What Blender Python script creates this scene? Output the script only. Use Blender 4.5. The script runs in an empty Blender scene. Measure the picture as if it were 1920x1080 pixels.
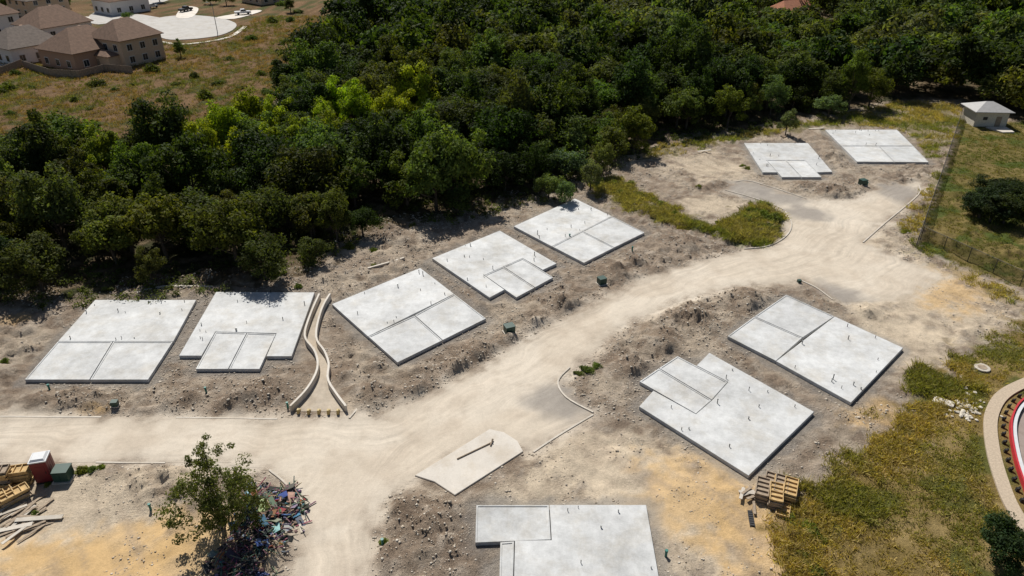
import bpy, math, random
import numpy as np
from mathutils import Vector
random.seed(7); rng=np.random.default_rng(7)
S=bpy.context.scene; COL=S.collection
CAMH=42.0; TH=math.radians(30); FP=1340.0

# ---------- survey: photo measurements -> metres on a level plane ----------
def G(px,py,z=0.0):
    a=(px-960)/FP; b=-(py-540)/FP
    d=(a, math.cos(TH)+b*math.sin(TH), -math.sin(TH)+b*math.cos(TH))
    t=(z-CAMH)/d[2]
    return (d[0]*t,d[1]*t)
def GP(l,z=0.0): return [G(p[0],p[1],z) for p in l]

# ---------- numpy noise ----------
def h2(ix,iy,s):
    n=(ix.astype(np.int64)*374761393+iy.astype(np.int64)*668265263+s*974634777)&0xffffffff
    n=((n^(n>>13))*1274126177)&0xffffffff
    n=n^(n>>16)
    return (n&0xffffff)/float(0xffffff)
def vn(x,y,s=0):
    ix=np.floor(x);iy=np.floor(y);fx=x-ix;fy=y-iy
    fx=fx*fx*(3-2*fx);fy=fy*fy*(3-2*fy)
    a=h2(ix,iy,s);b=h2(ix+1,iy,s);c=h2(ix,iy+1,s);d=h2(ix+1,iy+1,s)
    return (a*(1-fx)+b*fx)*(1-fy)+(c*(1-fx)+d*fx)*fy
def fbm(x,y,s=0,o=4):
    t=0;a=.5;w=0
    for i in range(o):
        t=t+a*vn(x*2**i+17*i,y*2**i-9*i,s+i);w+=a;a*=.5
    return t/w
def sstep(v,a,b):
    t=np.clip((v-a)/(b-a),0,1);return t*t*(3-2*t)
def sdp(x,y,poly):
    P=np.array(poly);n=len(P);d=np.full(x.shape,1e9);ins=np.zeros(x.shape,bool)
    for i in range(n):
        ax,ay=P[i];bx,by=P[(i+1)%n]
        ex,ey=bx-ax,by-ay;L=ex*ex+ey*ey+1e-9
        t=np.clip(((x-ax)*ex+(y-ay)*ey)/L,0,1)
        d=np.minimum(d,(x-ax-t*ex)**2+(y-ay-t*ey)**2)
        c=((ay>y)!=(by>y))&(x<(bx-ax)*(y-ay)/((by-ay) if abs(by-ay)>1e-9 else 1e-9)+ax)
        ins^=c
    d=np.sqrt(d);return np.where(ins,-d,d)
def catmull(pts,k=5,closed=False):
    out=[];n=len(pts)
    for i in range(n if closed else n-1):
        g=lambda j:np.array(pts[j%n] if closed else pts[min(max(j,0),n-1)])
        p0,p1,p2,p3=g(i-1),g(i),g(i+1),g(i+2)
        for j in range(k):
            t=j/k
            out.append(tuple(.5*((2*p1)+(-p0+p2)*t+(2*p0-5*p1+4*p2-p3)*t*t+(-p0+3*p1-3*p2+p3)*t**3)))
    if not closed: out.append(tuple(pts[-1]))
    return out

# ---------- materials ----------
def newmat(name):
    m=bpy.data.materials.new(name);m.use_nodes=True;nt=m.node_tree
    return m,nt,nt.nodes['Principled BSDF']
def N(nt,t,**k):
    n=nt.nodes.new(t)
    for a,b in k.items(): setattr(n,a,b)
    return n
def noise(nt,vec,scale,detail=4,rough=.6):
    n=N(nt,'ShaderNodeTexNoise');n.inputs['Scale'].default_value=scale
    n.inputs['Detail'].default_value=detail;n.inputs['Roughness'].default_value=rough
    nt.links.new(vec,n.inputs['Vector']);return n.outputs['Fac']
def mrange(nt,v,a,b,c,d):
    n=N(nt,'ShaderNodeMapRange');nt.links.new(v,n.inputs[0])
    for i,q in enumerate((a,b,c,d)): n.inputs[i+1].default_value=q
    return n.outputs[0]
def math_(nt,op,a,b):
    n=N(nt,'ShaderNodeMath',operation=op)
    for i,q in enumerate((a,b)):
        if isinstance(q,(int,float)): n.inputs[i].default_value=q
        else: nt.links.new(q,n.inputs[i])
    return n.outputs[0]
def cmul(nt,c,f):
    n=N(nt,'ShaderNodeVectorMath',operation='SCALE')
    nt.links.new(c,n.inputs[0]);nt.links.new(f,n.inputs['Scale']);return n.outputs[0]
def simple(name,col,rough=.7,var=.25,scale=3.0,bump=.0,metal=0):
    m,nt,b=newmat(name)
    tc=N(nt,'ShaderNodeTexCoord').outputs['Object']
    rgb=N(nt,'ShaderNodeRGB');rgb.outputs[0].default_value=(*col,1)
    f=mrange(nt,noise(nt,tc,scale,5),.25,.75,1-var,1+var)
    nt.links.new(cmul(nt,rgb.outputs[0],f),b.inputs['Base Color'])
    b.inputs['Roughness'].default_value=rough;b.inputs['Metallic'].default_value=metal
    if bump:
        bm=N(nt,'ShaderNodeBump');bm.inputs['Strength'].default_value=bump;bm.inputs['Distance'].default_value=.05
        nt.links.new(noise(nt,tc,scale*8,3),bm.inputs['Height']);nt.links.new(bm.outputs[0],b.inputs['Normal'])
    return m
def groundmat():
    m,nt,b=newmat('ground_soil')
    geo=N(nt,'ShaderNodeNewGeometry').outputs['Position']
    col=N(nt,'ShaderNodeAttribute',attribute_name='tint').outputs['Color']
    rub=N(nt,'ShaderNodeAttribute',attribute_name='rub').outputs['Fac']
    rd=N(nt,'ShaderNodeAttribute',attribute_name='roadm').outputs['Fac']
    trk=N(nt,'ShaderNodeAttribute',attribute_name='track').outputs['Vector']
    n1=mrange(nt,noise(nt,geo,.5,8,.74),.3,.7,-.5,.5)
    n2=mrange(nt,noise(nt,geo,2.6,6,.78),.3,.7,-.5,.5)
    n3=mrange(nt,noise(nt,geo,10,3,.75),.3,.7,-.5,.5)
    s=math_(nt,'ADD',math_(nt,'MULTIPLY',n1,.45),math_(nt,'ADD',math_(nt,'MULTIPLY',n2,.55),math_(nt,'MULTIPLY',n3,.5)))
    amp=math_(nt,'ADD',math_(nt,'MULTIPLY',rub,.85),.15)
    s=math_(nt,'MULTIPLY',s,amp)
    t=mrange(nt,noise(nt,trk,1.0,4,.65),.3,.7,-.5,.5)
    gate=mrange(nt,noise(nt,geo,.12,3,.6),.4,.62,.2,1)
    t=math_(nt,'MULTIPLY',math_(nt,'MULTIPLY',t,.34),math_(nt,'MULTIPLY',rd,gate))
    f=math_(nt,'ADD',math_(nt,'ADD',s,t),1.0)
    nt.links.new(cmul(nt,col,f),b.inputs['Base Color'])
    b.inputs['Roughness'].default_value=.95
    b.inputs['Specular IOR Level'].default_value=.1
    bm=N(nt,'ShaderNodeBump');bm.inputs['Distance'].default_value=.42
    nt.links.new(math_(nt,'ADD',math_(nt,'MULTIPLY',rub,.88),.05),bm.inputs['Strength'])
    nt.links.new(math_(nt,'ADD',math_(nt,'MULTIPLY',noise(nt,geo,6,6,.8),.85),math_(nt,'MULTIPLY',noise(nt,geo,2.0,5,.7),.7)),bm.inputs['Height'])
    nt.links.new(bm.outputs[0],b.inputs['Normal'])
    return m
def concretemat(name,col,var=.16):
    m,nt,b=newmat(name)
    tc=N(nt,'ShaderNodeNewGeometry').outputs['Position']
    oi=N(nt,'ShaderNodeObjectInfo').outputs['Random']
    rgb=N(nt,'ShaderNodeRGB');rgb.outputs[0].default_value=(*col,1)
    warm=N(nt,'ShaderNodeRGB');warm.outputs[0].default_value=(col[0]*.86,col[1]*.82,col[2]*.76,1)
    mx=N(nt,'ShaderNodeMix',data_type='RGBA');nt.links.new(mrange(nt,noise(nt,tc,.35,6,.7),.47,.66,0,.9),mx.inputs[0])
    nt.links.new(rgb.outputs[0],mx.inputs[6]);nt.links.new(warm.outputs[0],mx.inputs[7])
    a=mrange(nt,noise(nt,tc,.22,6,.65),.3,.7,-var,var)
    c=mrange(nt,noise(nt,tc,1.0,7,.75),.3,.7,-var,var)
    d=mrange(nt,noise(nt,tc,7,3,.7),.3,.7,-.06,.06)
    o=mrange(nt,oi,0,1,.90,1.05)
    f=math_(nt,'MULTIPLY',math_(nt,'ADD',math_(nt,'ADD',a,c),math_(nt,'ADD',d,1.0)),o)
    nt.links.new(cmul(nt,mx.outputs[2],f),b.inputs['Base Color'])
    b.inputs['Roughness'].default_value=.8
    return m
def tintmat(name,rough=.8):
    m,nt,b=newmat(name)
    col=N(nt,'ShaderNodeAttribute',attribute_name='tint').outputs['Color']
    nt.links.new(col,b.inputs['Base Color']);b.inputs['Roughness'].default_value=rough
    return m
def leafmat(name,trans=.3):
    m,nt,b=newmat(name)
    col=N(nt,'ShaderNodeAttribute',attribute_name='tint').outputs['Color']
    oc=N(nt,'ShaderNodeObjectInfo').outputs['Color']
    mu=N(nt,'ShaderNodeVectorMath',operation='MULTIPLY');nt.links.new(col,mu.inputs[0]);nt.links.new(oc,mu.inputs[1])
    nt.links.new(mu.outputs[0],b.inputs['Base Color']);b.inputs['Roughness'].default_value=.7
    b.inputs['Specular IOR Level'].default_value=.12
    tr=N(nt,'ShaderNodeBsdfTranslucent')
    m2=N(nt,'ShaderNodeVectorMath',operation='MULTIPLY');nt.links.new(mu.outputs[0],m2.inputs[0]);m2.inputs[1].default_value=(1.5,1.55,.5)
    nt.links.new(m2.outputs[0],tr.inputs['Color'])
    mx=N(nt,'ShaderNodeMixShader');mx.inputs[0].default_value=trans
    nt.links.new(b.outputs[0],mx.inputs[1]);nt.links.new(tr.outputs[0],mx.inputs[2])
    nt.links.new(mx.outputs[0],nt.nodes['Material Output'].inputs['Surface'])
    return m
M_G=groundmat()
M_SLAB=concretemat('slab_concrete',(.555,.56,.555),.17)
M_PAD=concretemat('pad_concrete',(.64,.59,.52),.07)
M_KERB=concretemat('kerb_concrete',(.54,.49,.42),.12)
M_STREET=concretemat('street_concrete',(.46,.44,.41),.08)
M_LEAF=leafmat('leaves',.4);M_GRASSL=leafmat('grass_blades',.35)
M_BARK=simple('bark',(.09,.07,.05),.9,.4,4,.5)
M_WOOD=simple('raw_timber',(.50,.34,.15),.8,.4,2.5)
M_WOODG=simple('weathered_timber',(.32,.25,.18),.85,.4,2.5)
M_TINT=tintmat('mixed_debris');M_ROCK=tintmat('stone',.95)
M_GREEN=simple('green_painted_steel',(.02,.06,.045),.5,.15)
M_DARK=simple('dark_plastic',(.02,.02,.022),.5,.1)
M_STEEL=simple('galvanised_steel',(.30,.31,.31),.5,.15,4,0,.6)
M_WIRE=simple('dark_wire',(.06,.06,.055),.6,.1)
M_RED=simple('red_plastic',(.17,.012,.018),.5,.2)
M_REDB=simple('bright_red_paint',(.50,.03,.04),.5,.1)
M_NAVY=simple('grey_blue_plastic',(.07,.08,.10),.5,.1)
M_WHITE=simple('white_plastic',(.62,.63,.64),.5,.08)
M_YEL=simple('faded_yellow_paint',(.50,.37,.14),.6,.25)
M_TEAL=simple('teal_plastic',(.01,.16,.13),.5,.1)
M_GLASS=simple('window_glass',(.03,.035,.04),.12,.1)
M_RUB=simple('rubber',(.015,.015,.015),.8,.1)
M_METALROOF=simple('metal_roof',(.40,.39,.38),.5,.12,2)
M_SHEDST=simple('limestone_wall',(.66,.60,.50),.9,.25,5,.4)
M_CREAM=simple('cream_path',(.47,.38,.28),.9,.25,6,.3)

# ---------- mesh helpers ----------
class MB:
    def __init__(s): s.v=[];s.f=[];s.c=[]
    def add(s,v,f,c=None):
        o=len(s.v);s.v+= [tuple(p) for p in v];s.f+=[tuple(i+o for i in q) for q in f]
        s.c+=[c or (1,1,1)]*len(v)
    def box(s,c,d,yaw=0,pitch=0,roll=0,col=None,taper=1.0):
        from mathutils import Euler
        R=Euler((roll,pitch,yaw)).to_matrix();vs=[]
        for z in(-1,1):
            t=taper if z>0 else 1
            for x,y in((-1,-1),(1,-1),(1,1),(-1,1)):
                p=R@Vector((x*d[0]/2*t,y*d[1]/2*t,z*d[2]/2));vs.append((p.x+c[0],p.y+c[1],p.z+c[2]))
        s.add(vs,[(3,2,1,0),(4,5,6,7),(0,1,5,4),(1,2,6,5),(2,3,7,6),(3,0,4,7)],col)
    def prism(s,poly,z0,z1,col=None,bev=0):
        A=sum(poly[i][0]*poly[(i+1)%len(poly)][1]-poly[(i+1)%len(poly)][0]*poly[i][1] for i in range(len(poly)))
        if A<0: poly=poly[::-1]
        n=len(poly)
        rings=[(poly,z0)]
        if bev: rings+=[(poly,z1-bev),(inset(poly,bev),z1)]
        else: rings+=[(poly,z1)]
        vs=[];fs=[]
        for P,z in rings: vs+=[(p[0],p[1],z) for p in P]
        for k in range(len(rings)-1):
            for i in range(n):
                j=(i+1)%n;fs.append((k*n+i,k*n+j,(k+1)*n+j,(k+1)*n+i))
        fs.append(tuple(range((len(rings)-1)*n,len(rings)*n)));fs.append(tuple(range(n))[::-1])
        s.add(vs,fs,col)
    def tube(s,path,rad,n=6,col=None,cap=True):
        vs=[];fs=[];L=len(path)
        for i,p in enumerate(path):
            p=Vector(p);a=Vector(path[max(i-1,0)]);b=Vector(path[min(i+1,L-1)])
            t=(b-a).normalized();u=t.cross(Vector((0.31,.95,.1))).normalized();w=t.cross(u)
            r=rad[i] if isinstance(rad,(list,tuple)) else rad
            for k in range(n):
                an=2*math.pi*k/n;q=p+u*math.cos(an)*r+w*math.sin(an)*r;vs.append(tuple(q))
        for i in range(L-1):
            for k in range(n):
                j=(k+1)%n;fs.append((i*n+k,(i+1)*n+k,(i+1)*n+j,i*n+j))
        if cap: fs.append(tuple(range(n)));fs.append(tuple(range((L-1)*n,L*n))[::-1])
        s.add(vs,fs,col)
    def mesh(s,name,mat,tint=False,smooth=False):
        m=bpy.data.meshes.new(name);m.from_pydata(s.v,[],s.f);m.update()
        for q in (mat if isinstance(mat,list) else [mat]): m.materials.append(q)
        if tint:
            a=m.color_attributes.new('tint','FLOAT_COLOR','POINT')
            a.data.foreach_set('color',np.array([(*c,1) for c in s.c],dtype=np.float32).ravel())
        if smooth: m.polygons.foreach_set('use_smooth',[True]*len(m.polygons))
        return m
def inset(poly,d):
    n=len(poly);A=sum(poly[i][0]*poly[(i+1)%n][1]-poly[(i+1)%n][0]*poly[i][1] for i in range(n))
    sg=1 if A>0 else -1;out=[]
    for i in range(n):
        p0=Vector(poly[i-1][:2]);p=Vector(poly[i][:2]);p1=Vector(poly[(i+1)%n][:2])
        a=(p-p0).normalized();b=(p1-p).normalized()
        na=Vector((-a.y,a.x))*sg;nb=Vector((-b.y,b.x))*sg
        m=na+nb
        if m.length<1e-4: m=na
        m=m/(max(m.dot(na),.35))
        out.append((p.x+m.x*d,p.y+m.y*d))
    return out
def obj(name,data,loc=(0,0,0),yaw=0,parent=None,scale=None):
    o=bpy.data.objects.new(name,data);COL.objects.link(o);o.location=loc;o.rotation_euler=(0,0,yaw)
    if scale is not None:o.scale=scale
    if parent: o.parent=parent
    return o
def top(o,label,cat,group=None):
    o['label']=label;o['category']=cat
    if group:o['group']=group
    return o
def npmesh(name,V,F,mat,tint=None,extra=None):
    m=bpy.data.meshes.new(name);nv=len(V);nf=len(F);k=F.shape[1]
    m.vertices.add(nv);m.vertices.foreach_set('co',V.astype(np.float32).ravel())
    m.loops.add(nf*k);m.loops.foreach_set('vertex_index',F.astype(np.int32).ravel())
    m.polygons.add(nf);m.polygons.foreach_set('loop_start',np.arange(0,nf*k,k,dtype=np.int32))
    m.polygons.foreach_set('loop_total',np.full(nf,k,dtype=np.int32))
    m.update(calc_edges=True);m.materials.append(mat)
    if tint is not None:
        a=m.color_attributes.new('tint','FLOAT_COLOR','POINT')
        a.data.foreach_set('color',np.concatenate([tint,np.ones((nv,1))],1).astype(np.float32).ravel())
    for nm,(ty,ar) in (extra or {}).items():
        a=m.attributes.new(nm,ty,'POINT')
        a.data.foreach_set('value' if ty=='FLOAT' else 'vector',ar.astype(np.float32).ravel())
    return m

# ---------- site layout ----------
SLABS=[
 ([(108,640),(325,640),(368,562),(178,562)],[[(45,712),(168,712),(212,640),(108,640)],[(168,712),(278,712),(325,640),(212,640)]]),
 ([(335,667),(378,667),(404,622),(518,625),(499,668),(547,668),(590,548),(405,547)],[[(366,692),(428,692),(463,624),(404,622)],[(428,692),(487,692),(518,626),(463,624)]]),
 ([(622,570),(788,502),(852,551),(690,631)],[[(690,631),(777,591),(830,638),(745,680)],[(777,591),(852,551),(912,597),(830,638)]]),
 ([(810,484),(937,432),(1044,494),(1018,506),(980,484),(908,516),(946,543),(918,558)],[[(908,516),(944,500),(1003,539),(968,558)],[(944,500),(980,484),(1038,520),(1003,539)]]),
 ([(963,424),(1078,372),(1147,405),(1035,462)],[[(1035,462),(1091,433),(1152,464),(1095,493)],[(1091,433),(1147,405),(1209,436),(1152,464)]]),
 ([(1395,268),(1515,268),(1561,322),(1532,323),(1510,300),(1437,300),(1458,323),(1430,323)],[[(1437,300),(1473,300),(1503,332),(1466,332)],[(1473,300),(1510,300),(1541,332),(1503,332)]]),
 ([(1547,243),(1682,243),(1712,273),(1577,273)],[[(1577,273),(1647,273),(1677,303.5),(1607,303)],[(1647,273),(1712,273),(1742,304),(1677,303.5)]]),
 ([(1565,593),(1694,652),(1596,755),(1455,677)],[[(1363,630),(1414,593),(1505,633),(1455,677)],[(1414,593),(1474,552),(1565,593),(1505,633)]]),
 ([(1198,762),(1225,732),(1305,776),(1335,750),(1365,716),(1306,685),(1330,661),(1527,772),(1404,892)],[[(1198,715),(1235,690),(1335,750),(1305,776)],[(1235,690),(1270,667),(1365,716),(1335,750)]]),
 ([(1030,946),(1212,946),(1262,1230),(960,1230),(965,1013),(1034,1012)],[[(892,946),(1030,946),(1034,1012),(890,1018)],[(937,1016),(965,1014),(960,1230),(931,1230)]]),
]
HS=.36
ROADPX=[(-400,781),(0,783),(540,787),(655,786),(700,782),(770,762),(870,706),(1000,632),(1130,562),(1190,530),(1290,500),(1390,472),(1440,462),(1472,444),(1482,420),(1470,396),(1430,378),(1358,360),(1378,342),(1410,342),(1510,375),(1600,378),(1655,350),(1722,344),(1722,362),(1680,400),(1612,455),(1700,492),(1770,520),(1700,560),(1580,565),(1500,525),(1380,535),(1280,560),(1160,612),(1090,680),(1045,715),(1062,745),(1112,772),(1000,846),(918,806),(790,890),(715,935),(690,1010),(690,1080),(680,1300),(550,1300),(552,1080),(566,1000),(545,920),(505,880),(420,866),(0,866),(-400,866)]
ROAD=GP(ROADPX)
CL=[GP([(-400,824),(0,824),(560,826),(720,830),(850,775),(1000,690),(1130,610),(1280,545),(1440,500),(1540,465),(1600,420),(1660,375),(1720,350)]),
    GP([(900,740),(760,830),(660,900),(625,1000),(620,1300)])]
FOREST=GP([(-700,660),(0,575),(150,562),(250,556),(400,545),(560,522),(600,500),(640,468),(700,440),(760,425),(880,408),(960,382),(1040,366),(1130,318),(1200,283),(1300,258),(1420,245),(1560,212),(1700,188),(1790,188),(1930,235),(2300,330)])+[(420,160),(620,520),(100,520),(-60,420)]+GP([(640,20),(620,90),(580,120),(540,170),(480,240),(420,290),(250,300),(0,315),(-700,330)])
FIELD=[G(640,20),(-60,420),(-60,900),(-900,900),(-900,150)]+GP([(-700,330),(0,315),(250,300),(420,290),(480,240),(540,170),(580,120),(620,90)])
LAWN=GP([(1802,232),(1716,465),(1925,546),(2500,720),(2700,330),(1950,228)])
GRASS=GP([(1800,660),(1850,640),(1930,600),(2600,760),(2400,1500),(1580,1500),(1500,1080),(1470,975),(1575,895),(1665,812),(1725,740),(1785,695)])
FRINGE=GP([(1795,665),(1840,690),(1800,740),(1740,790),(1660,890),(1600,970),(1600,1200),(1510,1200),(1470,1080),(1450,960),(1560,895),(1650,815),(1700,740),(1770,695)])
SWALE=GP([(1105,345),(1160,335),(1240,385),(1340,425),(1372,410),(1420,378),(1462,395),(1470,445),(1395,465),(1330,440),(1220,412),(1120,372)])
BACKGR=GP([(1420,245),(1540,225),(1700,190),(1800,200),(1800,240),(1760,300),(1740,290),(1690,238),(1540,238),(1400,262),(1330,275),(1210,300),(1200,285)])
VERGE=GP([(1740,350),(1760,330),(1716,465),(1790,500),(1925,560),(1925,590),(1850,560),(1760,500),(1690,440)])
NBH=GP([(-700,150),(320,132),(420,88),(600,40),(640,-60),(-1500,-60)])
STREETS=[GP(q) for q in ([(264,50),(298,28),(350,22),(410,24),(500,18),(470,40),(446,52),(440,60),(415,72),(370,80),(320,82),(285,76),(272,62)],[(120,48),(175,55),(225,46),(292,52),(315,36),(268,26),(225,20),(300,6),(330,-12),(230,-12),(170,20),(120,22)])]
TRACKP=GP([(1900,700),(1860,735),(1838,775),(1834,810),(1842,860),(1860,915),(1885,970),(1920,1030),(2100,1100),(2300,700)])
def disc(c,r): return [(c[0]+r*math.cos(k*.785),c[1]+r*math.sin(k*.785)) for k in range(8)]
MANH=disc(G(1841,691),1.1);TOIL=disc(G(95,892),1.8)
SANDS=[(G(1740,560),11,10),(G(1680,640),7,9),(G(1330,980),7,9),(G(1200,900),6,5),(G(160,960),12,7),(G(330,1060),7,5),(G(1330,310),7,9),(G(1580,450),8,8),(G(1330,385),6,4),(G(60,1060),10,4),(G(1100,870),5,4),(G(1020,960),4,6)]
YELL=[(G(1310,930),5,6),(G(1760,540),7,6),(G(250,1050),10,3.8),(G(1420,1020),4,7),(G(180,770),2,1.0),(G(30,600),2,1.5),(G(1640,780),3,3),(G(350,1000),3,3),(G(120,1065),8,2.5)]
GREYP=[(G(1400,352),7,4),(G(1450,372),6,3.5),(G(1690,362),4,6),(G(1060,750),4.5,3),(G(1520,400),4,3),(G(1560,555),4,4)]
slabpolys=[]
for a,b in SLABS:
    slabpolys.append(GP(a,HS)); slabpolys+= [GP(q,HS) for q in b]
MOUNDS=[(G(300,900),3.2,1.0),(G(345,930),2.2,.8),(G(1160,512),2.0,1.0),(G(1190,494),1.6,.8),(G(470,985),3.6,.8),(G(520,1040),2.6,.5),(G(790,1000),2.6,.9),(G(770,950),2.2,.7),(G(830,960),1.8,.5),
 (G(800,735),2.4,.8),(G(860,690),2.0,.7),(G(1000,600),2.2,.9),(G(900,660),2.4,.8),(G(490,735),2.6,.9),(G(430,760),2,.7),(G(350,750),1.8,.6),(G(150,745),2.5,.6),(G(80,755),2,.5),(G(1240,640),2.4,1.0),(G(1310,600),2.6,1.0),(G(1180,690),2,.8),(G(1060,570),2,.8),
 (G(1560,360),3,.9),(G(1510,350),2.4,.7),(G(1620,585),1.8,.9),(G(1700,310),2.2,.6),(G(540,640),2,.6),(G(1400,560),2.6,.8),(G(640,700),1.8,.7),(G(700,740),2,.6),(G(740,440),3,.6),(G(860,1040),2,.6),(G(1130,640),1.8,.7),(G(1260,600),1.8,.7),(G(1080,590),1.5,.7),(G(960,640),1.6,.6),(G(1290,455),2,.5),(G(720,1050),1.6,.6)]
def sd_site(x,y):
    dr=sdp(x,y,ROAD);ds=np.full(x.shape,1e9)
    for p in slabpolys: ds=np.minimum(ds,sdp(x,y,p))
    return dr,ds
PADP=GP([(918,806),(945,812),(970,828),(981,848),(853,930),(815,905),(778,893)])
FLL=GP([(600,560),(583,600),(573,640),(592,668),(597,700),(578,738),(546,772)])
FLR=GP([(620,560),(604,590),(594,640),(610,668),(618,692),(616,720),(630,745),(650,772)])
FLUME=FLL+FLR[::-1]
def sandy(x,y):
    s=np.zeros(x.shape)
    for (q,rx,ry) in SANDS: s=np.maximum(s,np.exp(-(((x-q[0])/rx)**2+((y-q[1])/ry)**2)*1.1))
    return s
def terrain(x,y,dr=None,ds=None):
    x=np.atleast_1d(np.asarray(x,float));y=np.atleast_1d(np.asarray(y,float))
    if dr is None: dr,ds=sd_site(x,y)
    dm=np.minimum(np.minimum(dr,ds),np.minimum(sdp(x,y,PADP),sdp(x,y,FLUME)))
    for q in (TRACKP,MANH,TOIL): dm=np.minimum(dm,sdp(x,y,q))
    m=sstep(dm,.35,1.6)*sstep(sdp(x,y,NBH),0,10)
    near=1-sstep(np.hypot(x,y-70),75,110)
    gr=(sstep(sdp(x,y,GRASS),-3,1)*.75+.25)*(1-.8*sandy(x,y))
    act=sstep(fbm(x*.14,y*.14,66),.38,.6)
    h=(fbm(x*.22,y*.22,3)-.42)*.45+ ((fbm(x*.9,y*.9,8)-.43)*.6+np.maximum(fbm(x*.6,y*.6,18)-.5,0)*1.7*act+(fbm(x*1.7,y*1.7,12,3)-.45)*(.3+.5*act))*near*gr
    for (p,r,a) in MOUNDS:
        d=((x-p[0])**2+(y-p[1])**2)/(r*r)
        h=h+a*np.exp(-d*1.8)*(.25+.7*vn(x*1.3,y*1.3,5)+.7*vn(x*2.6,y*2.6,7))
    return np.where(dm<.35,0,h*m)
def tz(x,y): return float(terrain(x,y)[0])
def mixc(c,col,m):
    return c*(1-m[:,None])+np.array(col)[None]*m[:,None]
def surface(x,y):
    dr,ds=sd_site(x,y)
    z=terrain(x,y,dr,ds)
    n=fbm(x*.15,y*.15,21);n2=fbm(x*.6,y*.6,31);n3=fbm(x*1.4,y*1.4,41,4)
    c=np.zeros((len(x),3));c[:]=(.37,.295,.225)
    c=mixc(c,(.49,.405,.31),sstep(n,.42,.6)); c=mixc(c,(.26,.195,.142),sstep(n2,.50,.66)*.8)
    c=mixc(c,(.50,.43,.35),sstep(n3,.52,.7)*.55)
    rub=np.full(len(x),.9)
    for (p,r,a) in MOUNDS:
        d=np.sqrt((x-p[0])**2+(y-p[1])**2)/r+(n3-.5)*1.3;c=mixc(c,(.27,.20,.145),(1-sstep(d,.4,1.0))*.7)
    for (p,rx,ry) in SANDS:
        d=np.sqrt(((x-p[0])/rx)**2+((y-p[1])/ry)**2)+(n2-.5)*1.3+(n3-.5)*.7
        m=1-sstep(d,.5,1.15);c=mixc(c,(.57,.475,.355),m*.8);rub=rub*(1-m*.3)
    for (p,rx,ry) in YELL:
        d=np.sqrt(((x-p[0])/rx)**2+((y-p[1])/ry)**2)+(n2-.5)*1.2+(n3-.5)*.8
        m=1-sstep(d,.45,1.15);c=mixc(c,(.57,.385,.185),m*.75);rub=rub*(1-m*.15)
    # churned soil streaks left by machines
    st=fbm((x*.8+y*.6)*1.6,(x*-.6+y*.8)*.22,131,3);c=mixc(c,(.33,.26,.195),sstep(st,.55,.7)*.45)
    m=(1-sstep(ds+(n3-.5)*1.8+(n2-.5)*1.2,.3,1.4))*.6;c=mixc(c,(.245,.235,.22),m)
    def veg(poly,cols,edge=2.0,amt=1.0,rb=.8,w=1.0):
        nonlocal c,rub
        d=sdp(x,y,poly)+((n2-.5)*7+(n3-.5)*4)*w
        m=(1-sstep(d,-edge,edge*.6))*amt
        k=sstep(n2+ (n3-.5)*.4,.38,.62)
        cc=np.array(cols[0])[None]*(1-k[:,None])+np.array(cols[1])[None]*k[:,None]
        k=sstep(fbm(x*.35,y*.35,77),.50,.64);cc=cc*(1-k[:,None])+np.array(cols[2])[None]*k[:,None]
        c=c*(1-m[:,None])+cc*m[:,None];rub=rub*(1-m)+rb*m
    veg(FIELD,[(.15,.092,.045),(.21,.13,.068),(.08,.085,.028)],3,1,.9)
    veg(LAWN,[(.12,.10,.03),(.19,.145,.055),(.075,.095,.022)],.6,1,.5,.2)
    veg(GRASS,[(.235,.17,.062),(.32,.235,.10),(.125,.125,.035)],2,1,.8)
    veg(SWALE,[(.19,.16,.08),(.34,.28,.19),(.10,.12,.035)],1.2,.9,.8)
    veg(BACKGR,[(.20,.17,.085),(.30,.24,.14),(.10,.11,.035)],1.5,.9,.8)
    veg(VERGE,[(.30,.235,.13),(.40,.31,.19),(.14,.14,.05)],1.2,.55,.8)
    veg(FOREST,[(.11,.08,.045),(.20,.15,.095),(.055,.055,.025)],2,1,.9)
    m=1-sstep(dr+(n3-.5)*2.2+(n2-.5)*2.6,-.6,1.7)
    rc=np.zeros_like(c);rc[:]=(.575,.50,.405)
    rc=mixc(rc,(.48,.405,.32),sstep(n2,.48,.68)*.5)
    rc=mixc(rc,(.64,.57,.475),sstep(n,.45,.65)*.7)
    rc=mixc(rc,(.46,.39,.31),sstep(n3,.55,.75)*.35)
    for (p,rx,ry) in GREYP:
        d=np.sqrt(((x-p[0])/rx)**2+((y-p[1])/ry)**2)+(n2-.5)*.8;rc=mixc(rc,(.27,.245,.22),(1-sstep(d,.4,1.2))*.8)
    rc=rc*(1-.12*sstep(dr+(n2-.5)*2,-1.6,-.1))[:,None]
    c=c*(1-m[:,None])+rc*m[:,None];rub=rub*(1-m)+.14*m
    best=np.full(len(x),1e9);u=np.zeros(len(x));v=np.zeros(len(x))
    for cl in CL:
        cl=catmull(cl,4);s=0
        for i in range(len(cl)-1):
            ax,ay=cl[i];ex,ey=cl[i+1][0]-ax,cl[i+1][1]-ay;L=math.hypot(ex,ey)+1e-9
            t=np.clip(((x-ax)*ex+(y-ay)*ey)/L/L,0,1);qx=x-ax-t*ex;qy=y-ay-t*ey;d=np.hypot(qx,qy)
            k=d<best;best=np.where(k,d,best);u=np.where(k,np.sign(ex*qy-ey*qx)*d,u);v=np.where(k,s+t*L,v);s+=L
    u=u+(fbm(x*.12,y*.12,88)-.5)*5
    trk=np.stack([u*1.9,v*.07,np.zeros_like(u)],1)
    return z,c,rub,m,trk,dr
def axis(lo,hi,step,g,far):
    a=list(np.arange(lo,hi,step));s=step;p=a[-1]
    while p<far: s*=g;p+=s;a.append(p)
    s=step;p=a[0];b=[]
    while p>-far: s*=g*1.02;p-=s;b.append(p)
    return np.array(b[::-1]+a)
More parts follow.
